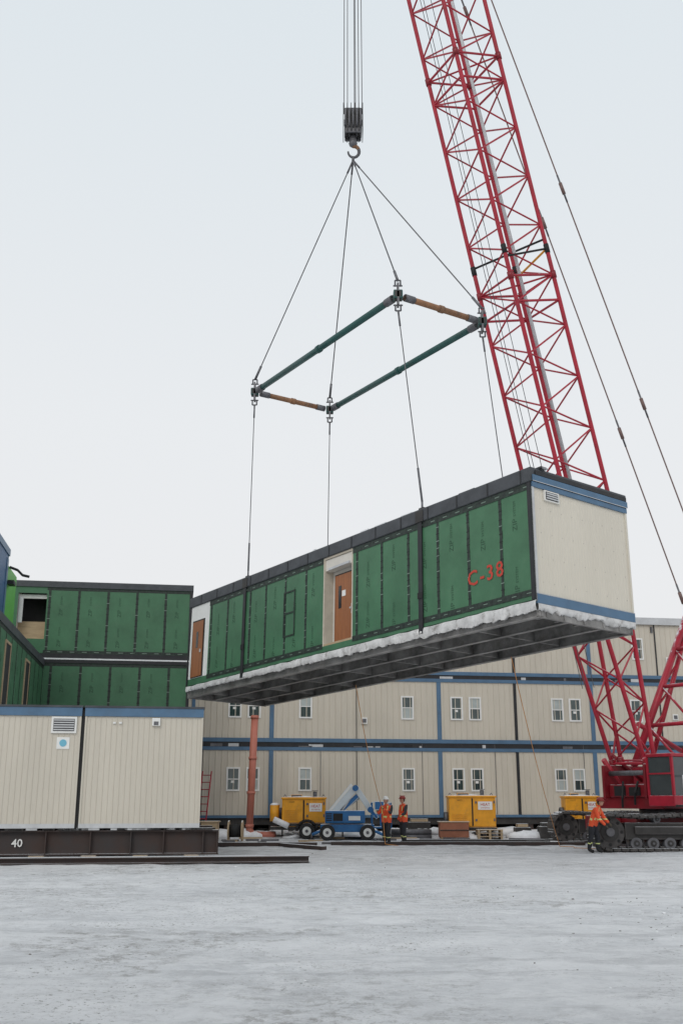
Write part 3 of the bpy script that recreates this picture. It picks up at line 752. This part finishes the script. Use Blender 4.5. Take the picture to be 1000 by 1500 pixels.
# ---------------------------------------------------------------- site clutter
bd=B();bd.box(4.25,5.5,47.2-.9,47.2-.1,.10,.72,tan,.015);
for x in(4.3,4.85,5.35):bd.box(x,x+.1,46.3,47.1,0,.10,ply)
bd.box(4.25,5.5,46.27,46.297,.38,.42,steeld);bd.box(4.2,5.55,46.28,47.15,.723,.76,ply)
bd.done('brown_crate')
bd=B()
for k in range(3):
    for j in range(5): bd.box(5.85,6.95,46.2+j*.17,46.33+j*.17,.12+k*.14,.15+k*.14,ply)
    for x in(5.87,6.35,6.85): bd.box(x,x+.09,46.2,47.0,.02+k*.14,.118+k*.14,ply)
bd.done('pallet_stack')
bd=B()
for i in range(5):
    for k in range(2): bd.tube((2.2+random.uniform(-.1,.1),46.6+i*.24,.12+k*.2),(3.9,46.6+i*.24,.12+k*.2),.10,gry,10)
bd.done('pipe_stack')
bd=B()
bd.box(-5.9,-5.2,45.,45.6,.05,.75,ply,.01);bd.box(-5.95,-5.15,44.95,45.65,.75,.80,ply);bd.box(-5.9,-5.2,44.97,44.995,.35,.42,tan)
bd.box(-6.6,-6.0,44.6,45.3,.02,.55,tan,.01)
bd.done('plywood_crate')
bd=B();c_=Vector((-4.4,44.6,.42))
for s_ in(-.28,.28): bd.tube(c_+Vector((s_-.03,0,0)),c_+Vector((s_+.03,0,0)),.42,ply,20)
bd.tube(c_-Vector((.25,0,0)),c_+Vector((.25,0,0)),.26,blk,18);bd.done('cable_reel')
bd=B()
for x in(-6.35,-5.95): bd.tube((x,46.5,.1),(x+.1,47.6,2.9),.03,red,6)
for i in range(9):
    t=i/9+.05;bd.tube((-6.35+.1*t,46.5+1.1*t,.1+2.8*t),(-5.95+.1*t,46.5+1.1*t,.1+2.8*t),.02,red,6)
bd.done('ladder')
bd=B()
for x,y,w,d_,h in((8.6,46.3,1.3,.9,.55),(9.8,45.8,.9,.7,.35),(7.6,46.9,.7,.6,.5),(12.6,46.8,1.2,.8,.6),(3.0,48.0,1.0,.6,.7)):
    bd.box(x,x+w,y,y+d_,.05,h,steeld,.03);bd.box(x+.1,x+w-.1,y+.1,y+d_-.1,h+.0,h+.15,random.choice([ply,gry,steeld]),.02)
bd.done('equipment_skids')
bd=B()
for i in range(46):
    x=random.uniform(-7,13);y=random.uniform(46.6,49.2);rr=random.uniform(.15,.5)
    vs=bd.sphere((x,y,gh(x,y)),rr,snowm,(1.8,1,.55),14)
    for v in vs: v.co+=Vector((0,0,1))*.12*noise.noise(v.co*4)+Vector((1,0,0))*.1*noise.noise(v.co*3+Vector((9,0,0)))
bd.done('snow_pile')
bd=B()
for i in range(34):
    x=random.uniform(-5,12);y=random.uniform(41.5,47);l=random.uniform(.3,1.8);a=random.uniform(-.4,.4)
    bd.box(0,l,-.05,.05,0,.08,random.choice([ply,rust,steeld,gry]),R=Matrix.Translation((x,y,gh(x,y)))@Matrix.Rotation(a,4,'Z'))
bd.done('scattered_timber')
def catenary(a,b2,sag,n=24):
    a=Vector(a);b2=Vector(b2);return [a.lerp(b2,i/n)-Vector((0,0,sag*4*(i/n)*(1-i/n))) for i in range(n+1)]

# ---------------------------------------------------------------- people
def skinmesh(verts,edges,rads,mats_fn,mats,name,parent,sub=2):
    me=bpy.data.meshes.new(name);me.from_pydata(verts,edges,[]);o=bpy.data.objects.new(name,me);COL.objects.link(o)
    sk=o.modifiers.new('s','SKIN');sk.use_smooth_shade=True
    for i,v in enumerate(me.skin_vertices[0].data):
        r=rads[i];v.radius=r if isinstance(r,tuple) else (r,r);v.use_root=(i==0)
    ss=o.modifiers.new('u','SUBSURF');ss.levels=sub;ss.render_levels=sub
    bpy.context.view_layer.update()
    m2=bpy.data.meshes.new_from_object(o.evaluated_get(bpy.context.evaluated_depsgraph_get()));o.modifiers.clear();o.data=m2
    m2.materials.clear()
    for m_ in mats:m2.materials.append(m_)
    for p in m2.polygons: p.material_index=mats_fn(p.center);p.use_smooth=True
    o.parent=parent;return o
def hand(wr,dr,side,parent,curl=.5):
    dr=Vector(dr).normalized();wr=Vector(wr)
    up=Vector((0,0,1)) if abs(dr.z)<.8 else Vector((0,-1,0))
    sd=dr.cross(up).normalized();nr=sd.cross(dr).normalized()
    V=[wr,wr+dr*.05,wr+dr*.09];E=[(0,1),(1,2)];R_=[.028,(.036,.022),(.036,.02)]
    skinmesh([tuple(v) for v in V],E,R_,lambda c:0,[glove],'palm',parent,1)
    for k,(off,ln) in enumerate(((-.03,.065),(-.01,.078),(.01,.073),(.03,.058))):
        b0=wr+dr*.085+sd*off;d2=(dr-nr*curl).normalized();d3=(dr*.5-nr*(curl+.6)).normalized()
        b1=b0+dr*ln*.4;b2=b1+d2*ln*.35;b3=b2+d3*ln*.3
        skinmesh([tuple(v) for v in(b0,b1,b2,b3)],[(0,1),(1,2),(2,3)],[.0105,.010,.0095,.008],lambda c:0,[glove],'finger',parent,1)
    t0=wr+dr*.03+sd*(-.03*side);t1=t0+(dr*.6-sd*side-nr*.3).normalized()*.04;t2=t1+(dr-nr*.5).normalized()*.03
    skinmesh([tuple(v) for v in(t0,t1,t2)],[(0,1),(1,2)],[.013,.011,.009],lambda c:0,[glove],'thumb',parent,1)
def person(loc,yaw,arms,hel,lean=0,stride=.0,top=jack,allorange=False):
    e=empty('construction_worker',Matrix.Translation(loc)@Matrix.Rotation(yaw,4,'Z'))
    ln=lambda z:-math.sin(lean)*max(0,z-.95)
    P_=lambda x,y,z:(x,y+ln(z),z if z<.95 else .95+(z-.95)*math.cos(lean))
    V=[P_(0,0,.97),P_(0,0,1.15),P_(0,0,1.36),P_(0,.01,1.49),P_(0,0,1.57)]
    R_=[(.185,.145),(.185,.145),(.20,.15),(.10,.095),(.06,.06)];E=[(0,1),(1,2),(2,3),(3,4)]
    hands=[]
    for s_,(el,wr) in zip((-1,1),arms):
        i=len(V);sh=P_(s_*.19,0,1.42);V+=[sh,el,wr];R_+=[.085,.066,.050];E+=[(2,i),(i,i+1),(i+1,i+2)]
        hands.append((wr,Vector(wr)-Vector(el),s_))
        i=len(V);k=s_*stride
        V+=[(s_*.10,0,.86),(s_*.12,-.03-k*.5,.50),(s_*.13,.03-k*.7,.11),(s_*.14,-.15-k*.7,.055)];R_+=[(.12,.12),.088,.07,(.056,.05)];E+=[(0,i),(i,i+1),(i+1,i+2),(i+2,i+3)]
    def fn(c):
        if c.z<.13:return 3
        if c.z<.86:
            if .30<c.z<.335:return 2
            return 0
        r_=abs(c.x)
        if c.z>1.52 and r_<.08: return 4
        if r_>.235 and not allorange: return 5
        if 1.05<c.z<1.09 or (1.15<c.z<1.46 and .10<r_<.135): return 2
        return 1
    skinmesh(V,E,R_,fn,[navy,orange,lime,blk,skin,top],'body',e,2)
    for h in hands: hand(h[0],h[1],h[2],e,.6)
    hx,hy,hz=P_(0,-.015,1.665);bd=B()
    bd.sphere((hx,hy,hz),.1,skin,(.78,.95,1.18),16);bd.sphere((hx,hy-.03,hz-.06),.06,skin,(.85,.9,.9),12)
    bd.sphere((hx,hy-.097,hz-.012),.018,skin,(.7,1.0,1.3),8)
    for s_ in(-1,1):
        bd.sphere((hx+s_*.03,hy-.083,hz+.012),.011,blk,(1.2,.6,.8),8);bd.sphere((hx+s_*.08,hy+.005,hz-.005),.025,skin,(.4,.8,1.2),8)
    bd.box(hx-.022,hx+.022,hy-.090,hy-.075,hz-.060,hz-.052,redink)
    bd.sphere((hx,hy+.02,hz-.0),.098,hair,(.83,.95,1.05),14)
    bd.done('head',e)
    bd=B();bd.sphere((hx,hy+.01,hz+.035),.122,hel,(.92,1.1,.95),18,zmin=0.0)
    bd.tube((hx,hy-.02,hz+.030),(hx,hy-.02,hz+.042),.145,hel,20)
    bd.box(hx-.012,hx+.012,hy-.11,hy+.12,hz+.13,hz+.158,hel,.005)
    bd.done('hard_hat',e);return e
w1=person((1.72,40.9,gh(1.72,40.9)),rad(-35),[((-.27,-.12,1.17),(-.16,-.36,1.26)),((.27,-.10,1.18),(.12,-.36,1.34))],helw,.04,.10)
w2=person((2.38,41.2,gh(2.38,41.2)),rad(-65),[((-.28,.03,1.14),(-.24,-.12,.90)),((.27,-.06,1.15),(.14,-.26,1.10))],helr,.03,.05)
w3=person((8.2,35.0,gh(8.2,35)),rad(60),[((-.26,-.28,1.10),(-.18,-.48,.88)),((.26,-.30,1.12),(.12,-.50,.95))],helr,.42,.15,top=orange,allorange=True)
hand_w=w1.matrix_world@Vector((.10,-.45,1.38))
bd=B()
a=MH@Vector((-11.5,W-.3,-.2));bd.path(catenary(a,hand_w,.35),.012,rope,5)
bd.path([hand_w,hand_w+Vector((.05,.05,-.6)),hand_w+Vector((.1,.1,-1.3)),hand_w+Vector((.6,.0,-1.36))],.012,rope,5)
a=MH@Vector((-4.2,W-.2,-.25));bd.path(catenary(a,(7.9,39.0,.04),.3),.012,rope,5);bd.path([Vector((7.9,39,.04)),Vector((8.3,38.5,.04)),Vector((8.1,37.5,.05)),Vector((8.9,37.,.04))],.012,rope,5)
bd.done('tag_lines')

# ---------------------------------------------------------------- world, light, camera
w=bpy.data.worlds.new('World');SC.world=w;w.use_nodes=True;nt=w.node_tree;N=nt.nodes;L=nt.links
bg=N['Background'];bg.inputs['Strength'].default_value=.1
sky=N.new('ShaderNodeTexSky');sky.sky_type='NISHITA';sky.sun_disc=False;sky.sun_elevation=rad(38);sky.sun_rotation=rad(200);sky.dust_density=4;sky.air_density=1.5
tc=N.new('ShaderNodeTexCoord');sp=N.new('ShaderNodeSeparateXYZ');L.new(tc.outputs['Generated'],sp.inputs[0])
r=N.new('ShaderNodeValToRGB');e=r.color_ramp.elements;e[0].position=0;e[0].color=(.87,.86,.87,1);e[1].position=.75;e[1].color=(.75,.82,.865,1)
x_=e.new(.35);x_.color=(.85,.87,.89,1)
L.new(sp.outputs['Z'],r.inputs[0])
ml=N.new('ShaderNodeVectorMath');ml.operation='SCALE';ml.inputs['Scale'].default_value=10.;L.new(r.outputs[0],ml.inputs[0])
mxn=N.new('ShaderNodeMixRGB');mxn.inputs[0].default_value=.06;L.new(ml.outputs[0],mxn.inputs[1]);L.new(sky.outputs[0],mxn.inputs[2]);L.new(mxn.outputs[0],bg.inputs[0])
su=bpy.data.lights.new('sun','SUN');su.energy=.8;su.angle=rad(30);su.color=(1,.97,.93);so=bpy.data.objects.new('sun',su);COL.objects.link(so)
el,az=rad(38),rad(200)
dv=Vector((math.sin(az)*math.cos(el),math.cos(az)*math.cos(el),math.sin(el)));so.rotation_euler=dv.to_track_quat('Z','Y').to_euler();so.location=dv*60
SC.view_settings.view_transform='Standard';SC.view_settings.look='None';SC.view_settings.exposure=0
cam=bpy.data.cameras.new('camera');co=bpy.data.objects.new('camera',cam);COL.objects.link(co);SC.camera=co
cam.sensor_fit='VERTICAL';cam.sensor_height=36;cam.lens=36;cam.clip_end=4000;cam.clip_start=.1
co.location=(0,0,1.65);co.rotation_euler=(math.pi/2+math.atan(422/1500),0,0)
